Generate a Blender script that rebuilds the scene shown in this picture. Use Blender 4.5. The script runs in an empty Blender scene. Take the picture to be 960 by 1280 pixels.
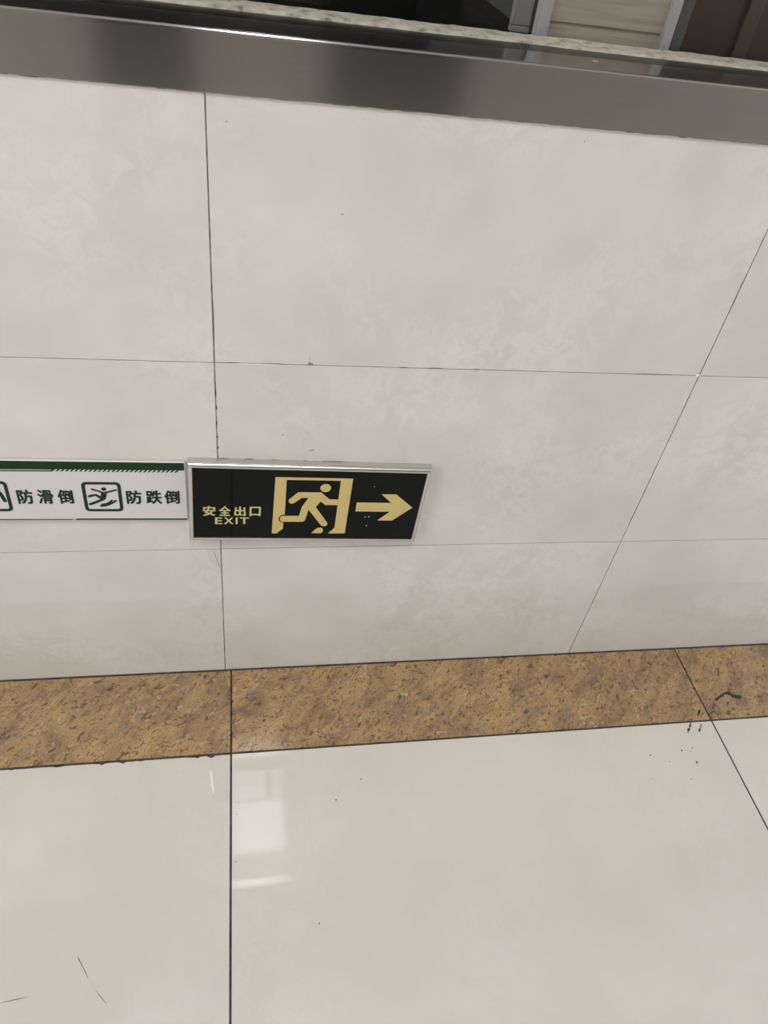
import bpy, bmesh, math, random
from mathutils import Vector, Matrix
random.seed(7)
sc = bpy.context.scene
COL = sc.collection

# ------------------------------------------------------------------ camera
cam = bpy.data.cameras.new('camera')
cam_o = bpy.data.objects.new('camera', cam); COL.objects.link(cam_o)
cam.sensor_fit = 'HORIZONTAL'; cam.sensor_width = 36.0; cam.lens = 36.0 * 935.03 / 960.0
cam.clip_start = 0.02
R_ = Vector((0.98210933, -0.1443165, 0.12097109))
U_ = Vector((0.00963919, 0.68008313, 0.73307164))
W_ = Vector((0.18806473, 0.71879043, -0.66930708))
M = Matrix((( R_.x, U_.x, -W_.x, 0.02739), (R_.y, U_.y, -W_.y, -0.74151), (R_.z, U_.z, -W_.z, 1.03957), (0, 0, 0, 1)))
cam_o.matrix_world = M
sc.camera = cam_o

# ------------------------------------------------------------------ world, light level, view
LAMP = 44.0            # radiance of the ceiling diffusers
wd = bpy.data.worlds.new('world'); sc.world = wd; wd.use_nodes = True
bg = wd.node_tree.nodes['Background']
bg.inputs[0].default_value = (0.97, 0.985, 1.0, 1); bg.inputs[1].default_value = 2.5
vs = sc.view_settings
vs.view_transform = 'Standard'; vs.look = 'None'; vs.gamma = 1.0; vs.use_curve_mapping = False
vs.exposure = 0.0

# ------------------------------------------------------------------ helpers
def tag(o, label=None, cat=None, group=None, kind=None):
    if label: o['label'] = label
    if cat: o['category'] = cat
    if group: o['group'] = group
    if kind: o['kind'] = kind
    return o

def link(name, me, mat=None, parent=None, loc=None):
    o = bpy.data.objects.new(name, me); COL.objects.link(o)
    if mat is not None and me is not None and not me.materials: me.materials.append(mat)
    if parent is not None: o.parent = parent
    if loc is not None: o.location = loc
    return o

def empty(name, loc=(0, 0, 0), rot=(0, 0, 0)):
    o = bpy.data.objects.new(name, None); COL.objects.link(o)
    o.location = loc; o.rotation_euler = rot; o.empty_display_size = 0.05
    return o

def bm_box(bm, x0, x1, y0, y1, z0, z1):
    v = [bm.verts.new(p) for p in ((x0,y0,z0),(x1,y0,z0),(x1,y1,z0),(x0,y1,z0),(x0,y0,z1),(x1,y0,z1),(x1,y1,z1),(x0,y1,z1))]
    for f in ((3,2,1,0),(4,5,6,7),(0,1,5,4),(1,2,6,5),(2,3,7,6),(3,0,4,7)):
        bm.faces.new([v[i] for i in f])

def fin(bm, name, smooth=False):
    me = bpy.data.meshes.new(name)
    bmesh.ops.recalc_face_normals(bm, faces=bm.faces[:])
    bm.to_mesh(me); bm.free()
    if smooth:
        for p in me.polygons: p.use_smooth = True
    return me

def box_mesh(name, x0, x1, y0, y1, z0, z1, bevel=0.0, seg=1):
    bm = bmesh.new(); bm_box(bm, x0, x1, y0, y1, z0, z1)
    if bevel > 0:
        bmesh.ops.bevel(bm, geom=bm.edges[:], offset=bevel, segments=seg, affect='EDGES', profile=0.5)
    return fin(bm, name)

def box(name, dims, mat, parent=None, bevel=0.0, seg=1):
    return link(name, box_mesh(name, *dims, bevel=bevel, seg=seg), mat, parent)

def bm_poly(bm, pts, y_back, y_front, s=0.001):
    """filled outline in the local x-z plane, extruded from y_back to y_front (front = smaller y)"""
    a = [bm.verts.new((x*s, y_front, z*s)) for x, z in pts]
    b = [bm.verts.new((x*s, y_back, z*s)) for x, z in pts]
    f = bm.faces.new(a); f.normal_update()
    n = len(pts)
    for i in range(n):
        bm.faces.new((a[i], b[i], b[(i+1) % n], a[(i+1) % n]))
    bmesh.ops.triangulate(bm, faces=[f])

def bm_stroke(bm, pts, w, y_back, y_front, s=0.001, round_=True):
    """flat stroke of width w along pts with rounded ends"""
    L = []; Rr = []
    n = len(pts)
    for i, p in enumerate(pts):
        a = Vector(pts[max(i-1, 0)]); b = Vector(pts[min(i+1, n-1)])
        t = (b - a).normalized(); nn = Vector((-t.y, t.x)) * w/2
        L.append(Vector(p) + nn); Rr.append(Vector(p) - nn)
    out = list(L)
    if round_:
        t = (Vector(pts[-1]) - Vector(pts[-2])).normalized()
        for k in range(1, 6):
            an = math.pi/2 - math.pi*k/6
            nn = Vector((-t.y, t.x))
            out.append(Vector(pts[-1]) + (t*math.cos(an) + nn*math.sin(an)) * w/2)
    out += Rr[::-1]
    if round_:
        t = (Vector(pts[0]) - Vector(pts[1])).normalized()
        for k in range(1, 6):
            an = math.pi/2 - math.pi*k/6
            nn = Vector((-t.y, t.x))
            out.append(Vector(pts[0]) + (t*math.cos(an) + nn*math.sin(an)) * w/2)
    bm_poly(bm, [(p.x, p.y) for p in out], y_back, y_front, s)

def ell(cx, cy, rx, ry, n=24, rot=0.0):
    c, s = math.cos(rot), math.sin(rot)
    return [(cx + rx*math.cos(2*math.pi*i/n)*c - ry*math.sin(2*math.pi*i/n)*s,
             cy + rx*math.cos(2*math.pi*i/n)*s + ry*math.sin(2*math.pi*i/n)*c) for i in range(n)]

def rrect(x0, x1, z0, z1, r, n=6):
    o = []
    for cx, cz, a0 in ((x1-r, z1-r, 0), (x0+r, z1-r, 90), (x0+r, z0+r, 180), (x1-r, z0+r, 270)):
        for k in range(n+1):
            a = math.radians(a0 + 90*k/n); o.append((cx + r*math.cos(a), cz + r*math.sin(a)))
    return o

def bm_ring(bm, outer, inner, y_back, y_front, s=0.001):
    n = len(outer)
    def vv(pts, y): return [bm.verts.new((x*s, y, z*s)) for x, z in pts]
    of, inf, ob, inb = vv(outer, y_front), vv(inner, y_front), vv(outer, y_back), vv(inner, y_back)
    for i in range(n):
        j = (i+1) % n
        bm.faces.new((of[i], of[j], inf[j], inf[i]))
        bm.faces.new((of[i], ob[i], ob[j], of[j]))
        bm.faces.new((inf[i], inf[j], inb[j], inb[i]))

def glyph_mesh(items, name, y_front, bold, s=0.001):
    """items: (char, x0, x1, z0, z1, bold) in mm; each character is fitted to its box"""
    bm = bmesh.new()
    for ch, x0, x1, z0, z1 in items:
        c = bpy.data.curves.new('glyph', 'FONT'); c.body = ch; c.size = 1.0; c.resolution_u = 3
        o = bpy.data.objects.new('glyph', c); COL.objects.link(o)
        bpy.context.view_layer.update()
        m = bpy.data.meshes.new_from_object(o)
        xs = [v.co.x for v in m.vertices]; ys = [v.co.y for v in m.vertices]
        ax, bx, ay, by = min(xs)-bold, max(xs)+bold, min(ys)-bold*.7, max(ys)+bold*.7
        sh = [(0, 0)] if bold <= 0 else [(bold*math.cos(k*math.pi/4), bold*.7*math.sin(k*math.pi/4)) for k in range(8)]
        for q_, (dx, dz) in enumerate(sh):
            vs_ = [bm.verts.new(((x0 + (v.co.x+dx-ax)/(bx-ax)*(x1-x0))*s, y_front - q_*0.00002, (z0 + (v.co.y+dz-ay)/(by-ay)*(z1-z0))*s)) for v in m.vertices]
            for p in m.polygons:
                try: bm.faces.new([vs_[i] for i in p.vertices])
                except ValueError: pass
        bpy.data.objects.remove(o); bpy.data.curves.remove(c); bpy.data.meshes.remove(m)
    me = bpy.data.meshes.new(name)
    for f in bm.faces:
        f.normal_update()
        if f.normal.y > 0: f.normal_flip()
    bm.to_mesh(me); bm.free()
    return me

# ------------------------------------------------------------------ materials
def new_mat(name):
    m = bpy.data.materials.new(name); m.use_nodes = True
    return m, m.node_tree.nodes, m.node_tree.links, m.node_tree.nodes['Principled BSDF']

def plain(name, col, rough=0.5, metal=0.0, spec=0.5):
    m, n, l, b = new_mat(name)
    b.inputs['Base Color'].default_value = (*col, 1); b.inputs['Roughness'].default_value = rough
    b.inputs['Metallic'].default_value = metal; b.inputs['Specular IOR Level'].default_value = spec
    return m

def coords(n, l, rnd=7.0, scale=(1, 1, 1), rot=(0, 0, 0)):
    g = n.new('ShaderNodeNewGeometry'); oi = n.new('ShaderNodeObjectInfo')
    mu = n.new('ShaderNodeMath'); mu.operation = 'MULTIPLY'; mu.inputs[1].default_value = rnd
    l.new(oi.outputs['Random'], mu.inputs[0])
    ad = n.new('ShaderNodeVectorMath'); ad.operation = 'ADD'
    l.new(g.outputs['Position'], ad.inputs[0]); l.new(mu.outputs[0], ad.inputs[1])
    mp = n.new('ShaderNodeMapping')
    if any(rot): mp.vector_type = 'TEXTURE'
    mp.inputs['Scale'].default_value = scale; mp.inputs['Rotation'].default_value = rot
    l.new(ad.outputs[0], mp.inputs[0])
    return mp.outputs[0], oi

def noise(n, l, vec, scale, detail=4, rough=0.55, dist=0.0):
    t = n.new('ShaderNodeTexNoise'); t.inputs['Scale'].default_value = scale
    t.inputs['Detail'].default_value = detail; t.inputs['Roughness'].default_value = rough
    t.inputs['Distortion'].default_value = dist
    l.new(vec, t.inputs['Vector']); return t.outputs['Fac']

def ramp(n, l, fac, stops):
    r = n.new('ShaderNodeValToRGB'); e = r.color_ramp.elements
    e[0].position, e[0].color = stops[0][0], (*stops[0][1], 1)
    e[1].position, e[1].color = stops[-1][0], (*stops[-1][1], 1)
    for p, c in stops[1:-1]:
        x = e.new(p); x.color = (*c, 1)
    l.new(fac, r.inputs[0]); return r.outputs[0]

def mix(n, l, fac, a, b, mode='MIX'):
    x = n.new('ShaderNodeMix'); x.data_type = 'RGBA'; x.blend_type = mode
    for s_, v in ((0, fac), (6, a), (7, b)):
        if hasattr(v, 'links'): l.new(v, x.inputs[s_])
        elif isinstance(v, (int, float)): x.inputs[s_].default_value = v
        else: x.inputs[s_].default_value = (*v, 1)
    return x.outputs[2]

def g3(v): return (v, v, v)

def tile_mat(name, base, vein, dark, rough, veinamt, spec=0.5):
    m, n, l, b = new_mat(name)
    v, oi = coords(n, l, 9.0)
    cloud = noise(n, l, v, 9, 3, 0.5, 0.3)
    c = mix(n, l, ramp(n, l, cloud, ((0.32, g3(0)), (0.72, g3(1)))), dark, base)
    # crinkled pale wisps
    w = noise(n, l, v, 34, 5, 0.66, 0.7)
    wr = ramp(n, l, w, ((0.46, g3(0)), (0.55, g3(veinamt*.8)), (0.66, g3(0))))
    patch = ramp(n, l, noise(n, l, v, 6, 2, 0.5), ((0.42, g3(0)), (0.62, g3(1))))
    wm = n.new('ShaderNodeMath'); wm.operation = 'MULTIPLY'; l.new(wr, wm.inputs[0]); l.new(patch, wm.inputs[1])
    c = mix(n, l, wm.outputs[0], c, vein)
    # fine grain
    c = mix(n, l, ramp(n, l, noise(n, l, v, 130, 2, 0.5), ((0.35, g3(0.0)), (0.75, g3(0.10 * (1 if veinamt > .3 else .6))))), c, dark)
    # per-tile tone
    mr = n.new('ShaderNodeMapRange'); mr.inputs[3].default_value = 0.975; mr.inputs[4].default_value = 1.02
    l.new(oi.outputs['Random'], mr.inputs[0])
    c = mix(n, l, 1.0, c, mr.outputs[0], 'MULTIPLY')
    l.new(c, b.inputs['Base Color'])
    b.inputs['Roughness'].default_value = rough; b.inputs['Specular IOR Level'].default_value = spec
    return m

WALL_TILE = tile_mat('cream_wall_tile', (0.695, 0.668, 0.628), (0.77, 0.748, 0.705), (0.615, 0.592, 0.548), 0.04, 0.55)
FLOOR_TILE = tile_mat('cream_floor_tile', (0.60, 0.572, 0.525), (0.65, 0.622, 0.58), (0.565, 0.535, 0.488), 0.04, 0.3)

def border_mat():
    m, n, l, b = new_mat('ochre_border_stone')
    v, oi = coords(n, l, 5.0)
    vd, _ = coords(n, l, 5.0, (1.8, 1.0, 1.0), (0, 0, math.radians(45)))
    c = ramp(n, l, noise(n, l, vd, 34, 6, 0.66, 0.6), ((0.32, (0.19, 0.125, 0.075)), (0.46, (0.29, 0.19, 0.095)), (0.56, (0.37, 0.24, 0.105)), (0.72, (0.45, 0.30, 0.15))))
    c = mix(n, l, ramp(n, l, noise(n, l, vd, 46, 6, 0.7, 0.8), ((0.50, g3(0)), (0.62, g3(0.6)))), c, (0.26, 0.185, 0.135))
    c = mix(n, l, ramp(n, l, noise(n, l, vd, 85, 6, 0.7, 1.0), ((0.585, g3(0)), (0.66, g3(0.65)))), c, (0.52, 0.40, 0.30))
    c = mix(n, l, ramp(n, l, noise(n, l, vd, 150, 5, 0.7, 0.8), ((0.385, g3(0.9)), (0.43, g3(0)))), c, (0.085, 0.055, 0.038))
    c = mix(n, l, ramp(n, l, noise(n, l, vd, 80, 6, 0.74, 1.0), ((0.365, g3(0.8)), (0.405, g3(0)))), c, (0.075, 0.05, 0.04))
    c = mix(n, l, ramp(n, l, noise(n, l, v, 320, 3, 0.6), ((0.35, g3(0.75)), (0.43, g3(0)))), c, (0.10, 0.065, 0.04))
    l.new(c, b.inputs['Base Color'])
    b.inputs['Roughness'].default_value = 0.09
    return m
BORDER = border_mat()

def grout_mat(name, a, c2, scale=60):
    m, n, l, b = new_mat(name)
    v, oi = coords(n, l, 0.0)
    c = ramp(n, l, noise(n, l, v, scale, 3, 0.6), ((0.38, a), (0.66, c2)))
    l.new(c, b.inputs['Base Color']); b.inputs['Roughness'].default_value = 0.9
    return m
GROUT_WALL = grout_mat('wall_grout', (0.085, 0.07, 0.06), (0.38, 0.35, 0.31), 26)
GROUT_FLOOR = grout_mat('floor_grout', (0.022, 0.018, 0.017), (0.07, 0.06, 0.055), 40)
DIRT = plain('black_dirt', (0.03, 0.025, 0.025), 0.8)
DIRT_BROWN = plain('brown_dirt', (0.16, 0.11, 0.08), 0.8)
PALE = plain('pale_mark', (0.80, 0.74, 0.62), 0.4)  # painted reflection streak on the floor, also white filler in the wall

def steel_mat(name, col, rough, aniso, streak):
    m, n, l, b = new_mat(name)
    v, oi = coords(n, l, 0.0, (3, 3, 420))
    f = noise(n, l, v, 2.2, 4, 0.6)
    c = mix(n, l, f, tuple(x*(1-streak) for x in col), tuple(min(1, x*(1+streak)) for x in col))
    l.new(c, b.inputs['Base Color'])
    b.inputs['Metallic'].default_value = 1.0; b.inputs['Roughness'].default_value = rough
    b.inputs['Anisotropic'].default_value = aniso
    t = n.new('ShaderNodeTangent'); t.direction_type = 'UV_MAP'; t.uv_map = 'UVMap'
    l.new(t.outputs[0], b.inputs['Tangent']); b.inputs['Anisotropic Rotation'].default_value = 0.25
    return m
STEEL = steel_mat('brushed_steel', (0.49, 0.475, 0.46), 0.17, 0.85, 0.10)
LEDGE_TOP = plain('dark_polished_ledge', (0.07, 0.069, 0.069), 0.28, 1.0)
ALU = plain('aluminium_frame', (0.70, 0.69, 0.665), 0.30, 1.0)
ALU_POST = plain('grey_painted_aluminium', (0.44, 0.435, 0.45), 0.45, 0.0)
BLACK_PANEL = plain('black_sign_face', (0.004, 0.005, 0.005), 0.04, 0.0, 0.16)
YELLOW = plain('luminous_yellow_print', (0.60, 0.48, 0.19), 0.45)
YELLOW_TXT = plain('luminous_pale_yellow_print', (0.58, 0.52, 0.22), 0.45)
WHITE_PANEL = plain('white_sign_face', (0.66, 0.63, 0.645), 0.35)
GREEN = plain('dark_green_print', (0.006, 0.034, 0.014), 0.5, 0.0, 0.25)
DARK_EDGE = plain('dark_board_edge', (0.03, 0.045, 0.035), 0.5)
LIGHT_EDGE = plain('pale_board_edge', (0.45, 0.43, 0.42), 0.5)

def wood_mat():
    m, n, l, b = new_mat('beige_wood_grain')
    v, oi = coords(n, l, 0.0, (3, 3, 60))
    f = noise(n, l, v, 3.0, 5, 0.6, 0.5)
    c = ramp(n, l, f, ((0.3, (0.37, 0.315, 0.25)), (0.55, (0.46, 0.405, 0.33)), (0.8, (0.53, 0.47, 0.39))))
    l.new(c, b.inputs['Base Color']); b.inputs['Roughness'].default_value = 0.5
    return m
WOOD = wood_mat()

def bead_mat():
    m, n, l, b = new_mat('dirty_sealant')
    v, oi = coords(n, l, 0.0, (1, 1.5, 1))
    c = ramp(n, l, noise(n, l, v, 75, 5, 0.65), ((0.33, (0.14, 0.12, 0.085)), (0.45, (0.33, 0.31, 0.255)), (0.68, (0.47, 0.45, 0.385))))
    l.new(c, b.inputs['Base Color']); b.inputs['Roughness'].default_value = 0.5
    return m
BEAD = bead_mat()

def glass_mat():
    m, n, l, b = new_mat('clear_glass')
    n.remove(b)
    t = n.new('ShaderNodeBsdfTransparent'); t.inputs[0].default_value = (0.92, 0.92, 0.915, 1)
    g = n.new('ShaderNodeBsdfGlossy'); g.inputs['Roughness'].default_value = 0.01
    fr = n.new('ShaderNodeFresnel'); fr.inputs[0].default_value = 1.5
    x = n.new('ShaderNodeMixShader')
    ge = n.new('ShaderNodeNewGeometry'); sb = n.new('ShaderNodeMath'); sb.operation = 'SUBTRACT'; sb.inputs[0].default_value = 1.0
    l.new(ge.outputs['Backfacing'], sb.inputs[1]); mm = n.new('ShaderNodeMath'); mm.operation = 'MULTIPLY'
    l.new(fr.outputs[0], mm.inputs[0]); l.new(sb.outputs[0], mm.inputs[1])
    l.new(mm.outputs[0], x.inputs[0]); l.new(t.outputs[0], x.inputs[1]); l.new(g.outputs[0], x.inputs[2])
    l.new(x.outputs[0], n['Material Output'].inputs[0])
    return m
GLASS = glass_mat()

def emit_mat():
    m, n, l, b = new_mat('lamp_diffuser')
    b.inputs['Base Color'].default_value = (0.8, 0.8, 0.8, 1)
    b.inputs['Emission Color'].default_value = (1.0, 0.965, 0.94, 1)
    b.inputs['Emission Strength'].default_value = LAMP
    return m
LAMP_MAT = emit_mat()
CEIL = plain('ceiling_white', (0.62, 0.60, 0.57), 0.8)
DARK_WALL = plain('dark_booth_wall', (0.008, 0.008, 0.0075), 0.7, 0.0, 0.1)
BROWN = plain('dark_brown_board', (0.075, 0.05, 0.038), 0.35)
GREY_PANEL = plain('grey_steel_panel', (0.27, 0.268, 0.262), 0.4)
CHARCOAL = plain('charcoal_panel', (0.085, 0.088, 0.085), 0.45)
STONE_FAR = plain('grey_stone_cladding', (0.27, 0.245, 0.22), 0.5)
DOOR_DARK = plain('added_dark_door', (0.03, 0.03, 0.033), 0.15)

# ------------------------------------------------------------------ room dimensions (metres)
H1, H2, HM = 0.5795, 0.2820, 0.8525      # horizontal joints, underside of the steel band
FA, FB, BD = 0.00975, 0.8072, 0.1504     # floor joints and width of the border strip
X0, X1, YF, HC = -2.4, 3.2, -2.5, 2.8
SILL = 0.9015

# ------------------------------------------------------------------ floor
floor = box('floor', (X0, X1, YF, 0.012, -0.06, -0.0016), GROUT_FLOOR); tag(floor, 'dark grouted floor bed under the cream tiles', kind='structure')
TW = FB - FA; J = 0.0028
me_f = box_mesh('floor_tile', -TW/2+J/2, TW/2-J/2, -TW/2+J/2, TW/2-J/2, -0.010, 0.0, 0.0006)
me_b = box_mesh('border_tile', -TW/2+J/2, TW/2-J/2, -BD/2+J/2, BD/2-J/2-0.0006, -0.010, 0.0, 0.0006)
border_tiles = {}; floor_tiles = {}
for i in range(-3, 4):
    cx = FA + (i + 0.5) * TW
    t = link('border_tile', me_b, BORDER, floor, (cx, -BD/2, random.uniform(-.0001, .0001))); border_tiles[i] = t
    for j in range(3):
        f_ = link('floor_tile', me_f, FLOOR_TILE, floor, (cx, -BD - (j + 0.5) * TW, random.uniform(-.0001, .0001))); floor_tiles[i, j] = f_

def flat_marks(name, mat, parent, polys, z=0.0002):
    """thin marks lying on the floor; coordinates in metres relative to the world"""
    bm = bmesh.new()
    off = parent.location if parent is not None else Vector((0, 0, 0))
    for pts in polys:
        a = [bm.verts.new((x - off.x, y - off.y, z)) for x, y in pts]
        f = bm.faces.new(a); f.normal_update()
        if f.normal.z < 0: f.normal_flip()
        bmesh.ops.triangulate(bm, faces=[f])
    me = bpy.data.meshes.new(name); bm.to_mesh(me); bm.free()
    o = link(name, me, mat, parent)
    if len(polys) > 1: o['kind'] = 'stuff'
    return o

def stroke2(pts, w, jit=0.0, sub=1):
    P = []
    for i in range(len(pts)-1):
        for k in range(sub):
            t = k/sub; P.append((pts[i][0]*(1-t)+pts[i+1][0]*t, pts[i][1]*(1-t)+pts[i+1][1]*t))
    P.append(pts[-1]); L = []; Rr = []
    n = len(P)
    for i, p in enumerate(P):
        a = Vector(P[max(i-1, 0)]); b = Vector(P[min(i+1, n-1)]); t = (b-a).normalized(); nn = Vector((-t.y, t.x))
        e = 0.35 if i in (0, n-1) else 1.0
        h = w/2*e
        L.append(tuple(Vector(p) + nn*h*(1+random.uniform(-jit, jit)))); Rr.append(tuple(Vector(p) - nn*h*(1+random.uniform(-jit, jit))))
    return L + Rr[::-1]

def blob(x, y, r, st=1.0):
    return [(x + r*st*math.cos(a*math.pi/4)*random.uniform(.7, 1.2), y + r*math.sin(a*math.pi/4)*random.uniform(.7, 1.2)) for a in range(8)]

def chain(p, q, r, n):
    return [blob(p[0]+(q[0]-p[0])*k/(n-1)+random.uniform(-.0008, .0008), p[1]+(q[1]-p[1])*k/(n-1), r*random.uniform(.5, 1.1)) for k in range(n)]

sp = floor_tiles[0, 0]
flat_marks('dirt_speck', DIRT, sp,
    [blob(.1211, -.3988, .0014, .7), blob(.1589, -.2363, .0012), blob(.1988, -.2074, .0010), blob(.7275, -.2008, .0018), blob(.7438, -.2233, .0022, .8),
     blob(.7476, -.198, .0012), blob(.7421, -.2033, .0010), blob(.6981, -.2183, .0010), blob(.0178, -.2453, .0008), blob(.0166, -.3105, .0008),
     blob(.6703, -.2049, .0012), blob(.7208, -.2502, .0009), blob(.6569, -.245, .0007)])
flat_marks('black_scuff', DIRT, sp, chain((.767, -.1535), (.7539, -.170), .0022, 8) + chain((.7843, -.158), (.7749, -.1692), .0020, 6))
flat_marks('black_scuff', DIRT, border_tiles[0], [stroke2([(.7962, -.1292), (.790, -.136), (.7858, -.141)], .0035, .5, 3)] + chain((.772, -.1455), (.765, -.1485), .0016, 3))
flat_marks('black_scratch', DIRT, border_tiles[1],
    [stroke2([(.833, -.1135), (.843, -.108), (.8549, -.1018), (.8652, -.1)], .0046, .35, 3), stroke2([(.8635, -.1), (.870, -.106), (.8738, -.1094), (.8868, -.1092)], .0078, .4, 3),
     stroke2([(.8197, -.134), (.8078, -.1394)], .003, .4, 3)])
flat_marks('brown_scratch', DIRT_BROWN, floor_tiles[-1, 0], [stroke2([(-.1706, -.4053), (-.1635, -.4165), (-.1556, -.4292)], .0009, .3, 3), stroke2([(-.1445, -.4445), (-.1314, -.4591)], .0007, .3, 3), stroke2([(-.249, -.4447), (-.2196, -.4417)], .0009, .3, 3)])
flat_marks('pale_mark', PALE, floor_tiles[-1, 0], [stroke2([(-.0199, -.1745), (-.0170, -.194), (-.0146, -.2119)], .0024, .2, 3)])  # reflected streak of light painted onto the tile as a pale mark

def ragged_line(name, xa, xb, y, w, jit, mat, parent, n):
    top = []; bot = []
    for i in range(n+1):
        x = xa + (xb-xa)*i/n
        k = max(0.0, random.gauss(0, 1)); big = 1.6 if random.random() < .12 else 0.5
        top.append((x, y + w/2*random.uniform(.7, 1.1))); bot.append((x, y - w/2 - jit*k*big*.5))
    bm = bmesh.new()
    a = [bm.verts.new((x, yy, 0.00025)) for x, yy in top]; b = [bm.verts.new((x, yy, 0.00025)) for x, yy in bot]
    for i in range(n): bm.faces.new((a[i], b[i], b[i+1], a[i+1]))
    me = bpy.data.meshes.new(name); bm.to_mesh(me); bm.free()
    return link(name, me, mat, parent)
ragged_line('grout_smear', -0.79, FA-.002, -BD-.0006, .0032, .0022, GROUT_FLOOR, floor, 190)
ragged_line('grout_smear', FA+.002, FB, -BD-.0002, .0020, .0006, GROUT_FLOOR, floor, 160)
ragged_line('grout_smear', FB, 1.6, -BD-.0002, .0022, .0010, GROUT_FLOOR, floor, 120)
ragged_line('grout_smear', -0.79, 1.6, -0.0012, .0026, .0007, GROUT_FLOOR, floor, 300)

# ------------------------------------------------------------------ tiled wall under the window
wall = box('wall_back', (X0, X1, 0.0008, 0.16, -0.06, SILL-0.006), GROUT_WALL)
tag(wall, 'low wall of cream polished tiles under the window', kind='structure')
JW = 0.0014
rows = ((0.0006, H2), (H2, H1), (H1, HM+0.01))
wall_tiles = {}
for r, (z0, z1) in enumerate(rows):
    me = box_mesh('wall_tile', -0.3+JW/2, 0.3-JW/2, 0.0, 0.010, -(z1-z0)/2+JW*.35, (z1-z0)/2-JW*.35, 0.0001)
    for i in range(-4, 6):
        t = link('wall_tile', me, WALL_TILE, wall, ((i+0.5)*0.6, random.uniform(0, .0003), (z0+z1)/2))
        wall_tiles[i, r] = t

def wall_marks(name, mat, parent, polys):
    bm = bmesh.new(); o = parent.location
    for pts in polys:
        a = [bm.verts.new((x-o.x, -0.00015, z-o.z)) for x, z in pts]
        f = bm.faces.new(a); f.normal_update()
        if f.normal.y > 0: f.normal_flip()
        bmesh.ops.triangulate(bm, faces=[f])
    me = bpy.data.meshes.new(name); bm.to_mesh(me); bm.free()
    o = link(name, me, mat, parent)
    if len(polys) > 1: o['kind'] = 'stuff'
    return o
CHIP = plain('chip_brown', (0.27, 0.22, 0.17), 0.8)
wall_marks('chipped_edge', CHIP, wall_tiles[0, 2], [[(.103, .5797), (.1115, .5797), (.1095, .5825), (.1055, .5832)], stroke2([(.1062, .5832), (.1062, .5915)], .0006, .2, 2)])
wall_marks('chip', CHIP, wall_tiles[0, 1], [stroke2([(.1125, .4556), (.1165, .4562), (.1195, .4572)], .0014, .3, 2), blob(.079, .4795, .0010), blob(.108, .4845, .0006)])
wall_marks('hairline_crack', GROUT_WALL, wall_tiles[-1, 0], [stroke2([(-.0100, .279), (-.0072, .2652), (-.0022, .2440)], .0008, .3, 3)])
wall_marks('chip', CHIP, wall_tiles[0, 2], [blob(.1295, .7538, .0010), blob(.018, .83, .0009), blob(.36, .84, .0008)])
DARKCHIP = DIRT
wall_marks('dirt_in_joint', DIRT, wall_tiles[0, 1], [stroke2([(.0004, .5-.0*k + random.uniform(-.002, .002)), (.0004, .494)], .0016, .3, 2) for k in range(1)] +
           [stroke2([(.0003, a), (.0005, a-b)], .0017, .3, 2) for a, b in ((.545, .012), (.522, .006), (.478, .004), (.462, .005))])
wall_marks('dirt_in_joint', DIRT_BROWN, wall_tiles[0, 2], [stroke2([(a, .5800), (a+b, .5800)], .0013, .3, 3) for a, b in ((.011, .018), (.05, .03), (.21, .012), (.245, .02), (.30, .01), (.51, .05))] +
           [stroke2([(.5995, .705), (.5995, .698)], .0016, .3, 2), stroke2([(.5995, .685), (.5995, .68)], .0016, .3, 2), stroke2([(.0005, .66), (.0005, .60)], .0012, .3, 3)])
wall_marks('white_filler', PALE, wall_tiles[0, 2], [blob(.5975, .5802, .0022, 1.6)])
smear_t = wall_tiles[0, 1]

# ------------------------------------------------------------------ steel band with polished ledge
def steel_ledge():
    prof = [(0.0, HM), (-0.0016, HM), (-0.0020, HM+0.0005)]
    prof += [(-0.0020, SILL-0.0045)]
    for k in range(1, 7):
        a = math.pi/2*k/6
        prof.append((-0.0020 + 0.0035*(1-math.cos(a)), SILL-0.0035 + 0.0035*math.sin(a)))
    prof += [(0.05, SILL), (0.118, SILL)]
    bm = bmesh.new(); uv = bm.loops.layers.uv.new('UVMap')
    xs = [X0, -1.2, -0.6, 0, 0.6, 1.2, X1]
    g = [[bm.verts.new((x, y, z)) for y, z in prof] for x in xs]
    d = [0.0]
    for a, b in zip(prof, prof[1:]): d.append(d[-1] + math.hypot(b[0]-a[0], b[1]-a[1]))
    for i in range(len(xs)-1):
        for k in range(len(prof)-1):
            f = bm.faces.new((g[i][k], g[i+1][k], g[i+1][k+1], g[i][k+1]))
            for lp, (ii, kk) in zip(f.loops, ((i, k), (i+1, k), (i+1, k+1), (i, k+1))): lp[uv].uv = (xs[ii], d[kk])
            f.smooth = 3 <= k <= 9; f.material_index = 1 if k >= 10 else 0
    me = bpy.data.meshes.new('steel_ledge'); bm.to_mesh(me); bm.free()
    return me
ledge = link('trim_1', steel_ledge(), STEEL); ledge.data.materials.append(LEDGE_TOP); tag(ledge, 'brushed stainless steel band and ledge capping the tiled wall', kind='structure')
ragged = []
bm = bmesh.new()
for i in range(700):
    x = X0 + 0.008*i + 0.004
    if x < -0.4 or x > 0.9: continue
    h = random.uniform(.0002, .0009)
    bm_box(bm, x-.0041, x+.0041, -0.0004, 0.0002, HM-h, HM+.0005)
o = link('grout_bead', fin(bm, 'grout_bead'), GROUT_WALL, ledge); o['kind'] = 'stuff'
# small bright spot on the ledge
bm = bmesh.new()
bm_poly(bm, ell(0, 0, 2.6, 0.8, 10), 0, -0.0004)
o = link('bright_spot', fin(bm, 'bright_spot'), ALU, ledge, (0.364, 0.035, SILL+0.0002)); o.rotation_euler = (math.radians(-90), 0, 0)

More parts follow.
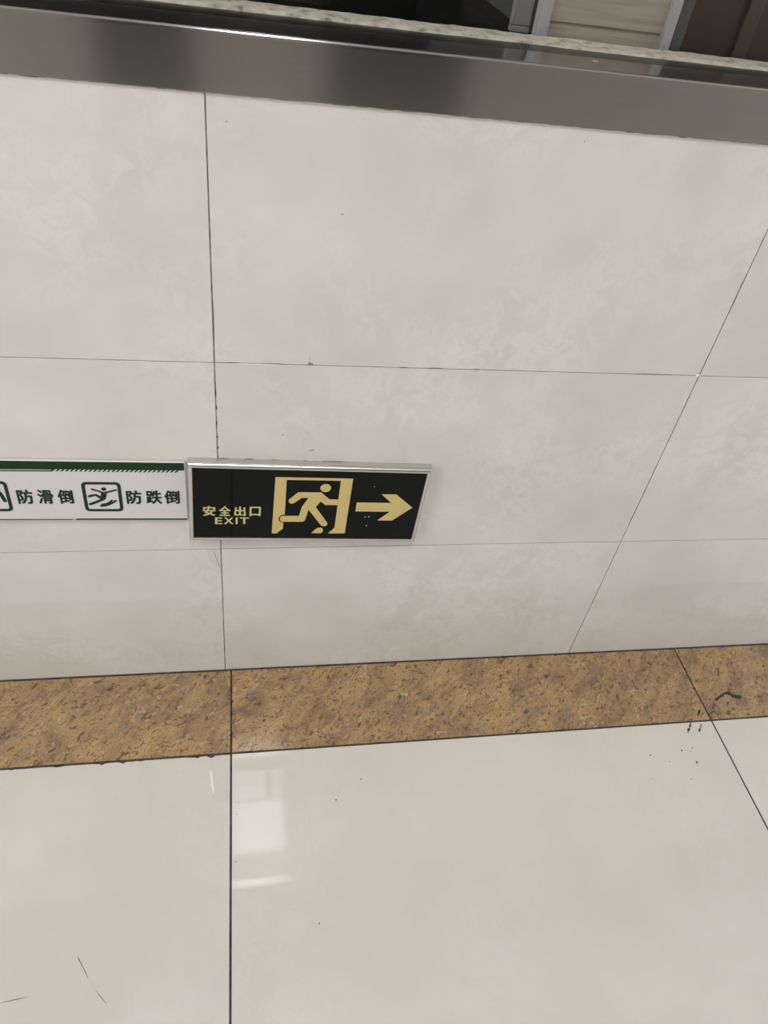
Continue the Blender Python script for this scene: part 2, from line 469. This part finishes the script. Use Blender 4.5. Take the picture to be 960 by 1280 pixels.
# ------------------------------------------------------------------ window above the ledge
win = empty('window_1', (0, 0.1, SILL)); tag(win, 'long shop window above the steel ledge', kind='structure')
def wpart(name, dims, mat, bevel=0.0):
    d = (dims[0], dims[1], dims[2]-0.1, dims[3]-0.1, dims[4]-SILL, dims[5]-SILL)
    return box(name, d, mat, win, bevel)
wpart('pane', (X0+.05, X1-.05, 0.104, 0.110, SILL, 2.1), GLASS)
wpart('head_rail', (X0, X1, 0.085, 0.13, 2.1, 2.15), ALU_POST, .002)
wpart('jamb', (X0, X0+.05, 0.085, 0.13, SILL, 2.1), ALU_POST, .002)
wpart('jamb', (X1-.05, X1, 0.085, 0.13, SILL, 2.1), ALU_POST, .002)
def bead():
    bm = bmesh.new(); n = 420; prev = None
    fr = 0.0; hh = 0.0
    for i in range(n+1):
        x = -0.9 + 2.4*i/n
        fr = fr*.7 + random.gauss(0, .0006); hh = hh*.6 + random.gauss(0, .00018)
        yf = 0.0815 + fr; h = 0.0040 + hh
        sec = [(yf, SILL), (yf+.003, SILL+h*.5), (yf+.010, SILL+h*.8+random.gauss(0, .00015)), (yf+.018, SILL+h+random.gauss(0, .0002)), (0.104, SILL+h*1.15)]
        cur = [bm.verts.new((x, y-0.1, z-SILL)) for y, z in sec]
        if prev:
            for k in range(len(sec)-1): bm.faces.new((prev[k], cur[k], cur[k+1], prev[k+1]))
        prev = cur
    return fin(bm, 'sealant_bead', True)
o = link('sealant_bead', bead(), BEAD, win)
over = box('wall_upper', (X0, X1, 0.0, 0.16, 2.15, HC), CEIL); tag(over, 'plain wall above the shop window', kind='structure')

# ------------------------------------------------------------------ booth seen through the glass
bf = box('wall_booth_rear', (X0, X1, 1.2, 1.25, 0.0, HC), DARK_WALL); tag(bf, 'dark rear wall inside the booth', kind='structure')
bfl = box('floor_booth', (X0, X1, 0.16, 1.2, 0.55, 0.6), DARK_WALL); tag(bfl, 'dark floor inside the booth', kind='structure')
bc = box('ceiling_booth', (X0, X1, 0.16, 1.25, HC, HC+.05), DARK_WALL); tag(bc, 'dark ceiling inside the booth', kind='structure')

cab = empty('cabinet', (0.4, 0.125, SILL)); tag(cab, 'beige wood-grain cabinet end between two aluminium posts behind the glass', 'cabinet')
def cpart(name, dims, mat, bevel=0.0):
    d = (dims[0]-.4, dims[1]-.4, dims[2]-.125, dims[3]-.125, dims[4]-SILL, dims[5]-SILL)
    return box(name, d, mat, cab, bevel)
cpart('post', (.3275, .3382, .1125, .1300, SILL, 1.7), ALU_POST, .0006)
cpart('post', (.4640, .4745, .1125, .1300, SILL, 1.7), ALU_POST, .0006)
cpart('wood_panel', (.3382, .4640, .1190, .1400, .9172, 1.7), WOOD, .0006)
cpart('wood_panel', (.3382, .4640, .1212, .1400, .9112, .9172), WOOD, .0003)
cpart('plinth', (.3382, .4640, .1202, .1400, SILL, .9112), WOOD, .0003)
cpart('side_panel', (.4745, .4900, .1180, .1400, SILL, 1.7), CHARCOAL, .0006)
cpart('body', (.3275, .4900, .1401, .60, SILL, 1.7), CHARCOAL)
cpart('counter_base', (.2990, .4899, .1402, .60, .61, SILL-.0005), DARK_WALL)
gp = empty('grey_metal_panel', (.315, .15, SILL)); tag(gp, 'narrow grey metal upright left of the beige cabinet end behind the glass', 'panel')
box('face', (-.0085, .0120, -.012, -.004, 0.006, .8), GREY_PANEL, gp, .0006)
box('foot', (-.0085, .0120, -.0125, -.004, 0, .0055), GREY_PANEL, gp, .0004)
bb = empty('brown_board', (.77, .30, .6)); tag(bb, 'dark brown board standing right of the beige cabinet end behind the glass', 'board')
box('face', (-.25, .7, -.01, .01, 0, 1.2), BROWN, bb, .001)
box('batten', (-.118, -.098, -.016, -.0101, 0, 1.2), plain('brown_batten', (0.10, 0.075, 0.06), 0.4), bb, .001)
box('batten', (.20, .22, -.016, -.0101, 0, 1.2), bpy.data.materials['brown_batten'], bb, .001)

# ------------------------------------------------------------------ exit sign
ES = empty('exit_sign', (0.1162, 0.0, 0.3768), (0, math.radians(1.8), 0))
tag(ES, 'black exit sign with yellow running figure, door and arrow in an aluminium frame', 'sign')
EX0, EX1, EZ0, EZ1 = -.1544, .1556, -.0698, .0624
box('face_panel', (EX0+.003, EX1-.003, -.0115, -.001, EZ0+.003, EZ1-.003), BLACK_PANEL, ES)
prof = [(0, 0), (0, -.0080)] + [(.0040-.0040*math.cos(math.radians(15*k)), -.0094-.0040*math.sin(math.radians(15*k))) for k in range(7)] + [(.0052, -.0134), (.0056, -.0130), (.0057, -.0112)]
def corner(k, u, y):
    if k == 0: return (EX0+u, y, EZ1-u)
    if k == 1: return (EX1-u, y, EZ1-u)
    if k == 2: return (EX1-u, y, EZ0+u)
    return (EX0+u, y, EZ0+u)
for k in range(4):
    bm = bmesh.new()
    a = [bm.verts.new(corner(k, u, y)) for u, y in prof]; b = [bm.verts.new(corner((k+1) % 4, u, y)) for u, y in prof]
    for i in range(len(prof)-1): bm.faces.new((a[i], b[i], b[i+1], a[i+1]))
    if k == 0:      # ridge along the top rail
        bm_box(bm, EX0+.0006, EX1-.0006, -.0092, -.0070, EZ1-.0005, EZ1+.0006)
    bmesh.ops.recalc_face_normals(bm, faces=bm.faces[:])
    me = bpy.data.meshes.new('frame_rail'); bm.to_mesh(me); bm.free()
    link('frame_rail', me, ALU, ES)
YB, YP = -.0115, -.01175
def printed(name, polys, mat, parent, yb, yf):
    bm = bmesh.new()
    for p in polys: bm_poly(bm, p, yb, yf)
    return link(name, fin(bm, name), mat, parent)
DOOR = [(-46.7, 44.0), (53.0, 44.1), (53.5, -54.7), (30.2, -55.0), (38.1, -44.4), (37.4, 40.2), (-32.2, 39.7), (-30.9, -20.7), (-33.3, -20.8), (-36.4, -22.3), (-38.5, -25.7), (-38.5, -29.0), (-37.6, -32.3), (-35.0, -34.5), (-32.1, -35.2), (-31.7, -46.2), (-39.9, -55.7), (-46.2, -55.8)]
RUN = [(-27.5, 5.2), (-26.5, 7.0), (-15.8, 19.1), (14.1, 19.4), (25.9, 7.6), (37.9, 7.6), (37.8, -2.4), (21.2, -2.4), (14.7, 3.6), (9.0, -6.4), (26.8, -34.2), (27.7, -37.3), (26.4, -40.6), (22.8, -41.7), (19.2, -39.9), (-0.3, -11.1), (-2.8, -28.5), (-4.5, -32.3), (-7.1, -33.5), (-33.1, -33.8), (-35.9, -31.7), (-37.0, -28.5), (-36.2, -25.0), (-33.8, -23.1), (-11.9, -22.8), (-9.5, -6.8), (-2.0, 9.6), (-10.7, 9.5), (-20.2, 0.1), (-22.8, -1.2), (-25.7, -0.0), (-27.3, 2.6)]
FOOT = [(7.5, -54.7), (12.4, -46.9), (16.2, -44.5), (20.3, -44.4), (22.9, -47.8), (22.8, -51.6), (20.3, -54.7)]
ARROW = [(62.9, 2.9), (110.2, 3.0), (94.5, 18.3), (114.7, 18.4), (140.7, -4.9), (116.2, -29.3), (95.7, -29.3), (110.7, -13.0), (63.1, -13.2)]
printed('door_symbol', [DOOR], YELLOW, ES, YB, YP)
printed('running_figure', [RUN, ell(18.9, 27.2, 7.0, 6.9), FOOT], YELLOW, ES, YB, YP)
printed('arrow', [ARROW], YELLOW, ES, YB, YP)
link('chinese_lettering', glyph_mesh([('安', -136.6, -120.4, -24.6, -7.0), ('全', -116.3, -101.2, -24.3, -6.9), ('出', -96.8, -81.8, -24.1, -7.2), ('口', -77.0, -62.5, -24.1, -7.3)], 'chinese_lettering', YP, 0.03), YELLOW_TXT, ES)
link('exit_lettering', glyph_mesh([('E', -121.2, -111.7, -39.2, -27.1), ('X', -109.6, -97.4, -39.1, -27.0), ('I', -94.6, -91.9, -38.9, -26.9), ('T', -89.3, -77.5, -38.7, -26.7)], 'exit_lettering', YP, 0.022), YELLOW_TXT, ES)
FLECK = plain('pale_fleck', (0.5, 0.5, 0.47), 0.6)
for b_ in (blob(83.0, -22.8, 1.1), blob(82.0, -39.7, 1.0), blob(78.2, -23.4, .6, 1.6), blob(82.7, 31.2, .7)):
    printed('worn_fleck', [b_], FLECK, ES, YB, YP)
printed('worn_spot', [blob(21.0, -33.0, 1.2)], plain('brown_spot', (0.36, 0.2, 0.09), 0.6), ES, YB, YP-.0001)
# filler smears along the top of the frame
for x0_, w_ in ((-.118, .012), (-.085, .010), (-.052, .005), (-.012, .004), (.012, .016), (.028, .012)):
    box('dirt_line', (x0_, x0_+w_, -.0006, -.0001, EZ1-.001, EZ1+random.uniform(.0005, .0010)), CHIP, ES)

# ------------------------------------------------------------------ green and white safety board
GS = empty('safety_sign', (-0.0405, 0.0, 0.3915), (0, math.radians(0.8), 0))
tag(GS, 'white safety board with green band, slipping figure icons and green lettering', 'sign')
box('board', (-.46, -.0004, -.0042, -.0004, -.0490, .0474), WHITE_PANEL, GS, .0003)
box('end_cap', (-.0004, .0006, -.0042, -.0004, -.0485, .0470), LIGHT_EDGE, GS)
GB, GP = -.0042, -.00440
printed('green_band', [[(-458, 47.0), (-1.0, 47.0), (-1.0, 35.2), (-150.5, 35.0), (-155.4, 31.2), (-458, 30.8), (-458, 32.4), (-156.4, 32.9), (-155.0, 34.2), (-458, 34.0)]], GREEN, GS, GB, GP)
teeth = []
n_t = 27
for k in range(n_t):
    x = -147.9 + (137.8)*k/(n_t-1)
    teeth.append([(x, 35.0), (x+2.5, 35.0), (x-0.6, 31.7), (x-3.1, 31.7)])
printed('hatching', teeth, GREEN, GS, GB, GP)['kind'] = 'stuff'
printed('lower_line', [[(-136.9, -46.4), (-0.6, -46.4), (-0.6, -49.0), (-139.2, -49.0)], [(-458, -47.3), (-141.2, -47.3), (-143.0, -48.7), (-458, -48.7)]], DARK_EDGE, GS, GB, GP)
def icon(x0, x1, z0, z1, name):
    bm = bmesh.new(); bm_ring(bm, rrect(x0, x1, z0, z1, 6.0), rrect(x0+4.2, x1-4.2, z0+4.0, z1-4.0, 3.0), GB, GP)
    return link(name, fin(bm, name), GREEN, GS)
icon(-124.8, -78.5, -33.9, 15.2, 'icon_frame')
icon(-255.3, -209.2, -33.9, 15.2, 'icon_frame')
bm = bmesh.new()
bm_poly(bm, ell(-99.0, 3.7, 3.1, 2.9, 16), GB, GP)
bm_stroke(bm, [(-113.2, 3.5), (-107.0, 1.0), (-101.0, -2.0)], 2.6, GB, GP)
bm_stroke(bm, [(-97.4, -2.0), (-91.0, 0.3), (-84.8, 2.4)], 2.6, GB, GP)
bm_poly(bm, [(-102.9, -1.0), (-96.0, -1.0), (-97.2, -8.8), (-98.6, -13.0), (-101.5, -15.0), (-104.6, -14.0), (-105.6, -11.4), (-103.4, -5.6)], GB, GP-.00002)
bm_stroke(bm, [(-117.6, -8.3), (-113.5, -7.0), (-109.2, -6.0), (-103.5, -11.5)], 3.6, GB, GP-.00004)
bm_stroke(bm, [(-117.6, -21.6), (-110.0, -17.8), (-101.0, -12.8)], 3.8, GB, GP-.00006)
bm_stroke(bm, [(-105.4, -24.6), (-100.8, -24.4), (-94.8, -21.9), (-90.2, -18.6), (-86.6, -15.7)], 2.8, GB, GP)
bm_stroke(bm, [(-103.8, -22.0), (-98.4, -21.0), (-94.5, -18.4), (-91.1, -15.1)], 2.6, GB, GP-.00002)
link('slipping_figure', fin(bm, 'slipping_figure'), GREEN, GS)
bm = bmesh.new()
bm_stroke(bm, [(-236, 2.0), (-226, 1.0), (-219.6, -3.6), (-218.2, -8.0), (-216.4, -16.5)], 4.6, GB, GP)
bm_stroke(bm, [(-222.5, 0.0), (-218.8, 1.0)], 1.8, GB, GP-.00002)
link('icon_figure', fin(bm, 'icon_figure'), GREEN, GS)
link('lettering', glyph_mesh([('防', -201.3, -182.7, -21.3, 2.2), ('滑', -177.9, -159.6, -21.2, 2.3), ('倒', -154.6, -136.2, -21.2, 2.5)], 'lettering', GP, 0.036), GREEN, GS)
link('lettering', glyph_mesh([('防', -73.5, -54.6, -21.0, 2.0), ('跌', -49.9, -30.2, -20.9, 2.1), ('倒', -27.5, -8.3, -20.8, 2.3)], 'lettering', GP, 0.036), GREEN, GS)
printed('yellow_nick', [[(-141.0, -47.0), (-137.4, -46.9), (-139.4, -48.9), (-143.0, -48.9)]], plain('yellowish_nick', (0.55, 0.5, 0.32), 0.6), GS, GB, GP-.00003)

# ------------------------------------------------------------------ rest of the corridor
ceil = box('ceiling', (X0, X1, YF, 0.0, HC, HC+.05), CEIL); tag(ceil, 'plain white corridor ceiling', kind='structure')
opp = box('wall_front', (X0, X1, YF-.1, YF, 0, HC), STONE_FAR); tag(opp, 'grey stone clad wall across the corridor', kind='structure')
def added_door(name, xa, xb, h, label):  # unseen doors, added so the steel band reflects dark stripes
    d = empty(name, ((xa+xb)/2, YF, 0)); w = (xb-xa)/2
    tag(d, label, kind='structure')
    box('leaf', (-w, w, 0.001, .03, 0.004, h), DOOR_DARK, d, .002)
    box('handle', (w-.10, w-.08, .045, .065, .8, 1.2), ALU, d, .004)
    box('handle_mount', (w-.097, w-.083, .03, .05, .85, .87), ALU, d)
    box('handle_mount', (w-.097, w-.083, .03, .05, 1.13, 1.15), ALU, d)
added_door('added_door_1', -.47, -.14, 2.2, 'narrow unseen dark door added across the corridor for the steel band reflection')
added_door('added_door_2', .37, .90, 2.2, 'wide unseen dark door added across the corridor for the steel band reflection')

def ceiling_lamp(cx, cy, sx, sy, label):
    r = empty('ceiling_light', (cx, cy, HC)); tag(r, label, 'light', 'recessed ceiling light panels')
    bm = bmesh.new(); t = .02
    for a in ((-sx/2-t, sx/2+t, -sy/2-t, -sy/2), (-sx/2-t, sx/2+t, sy/2, sy/2+t), (-sx/2-t, -sx/2, -sy/2, sy/2), (sx/2, sx/2+t, -sy/2, sy/2)):
        bm_box(bm, *a, -.012, -.0005)
    link('frame', fin(bm, 'frame'), ALU_POST, r)
    box('diffuser', (-sx/2, sx/2, -sy/2, sy/2, -.010, -.002), LAMP_MAT, r)
ceiling_lamp(0.105, -1.19, 0.25, 0.62, 'ceiling light panel nearest the exit sign')
ceiling_lamp(-2.0, -1.19, 0.25, 0.62, 'unseen ceiling light panel added at the left end of the corridor')  # extra panel out of view, added for light from the left
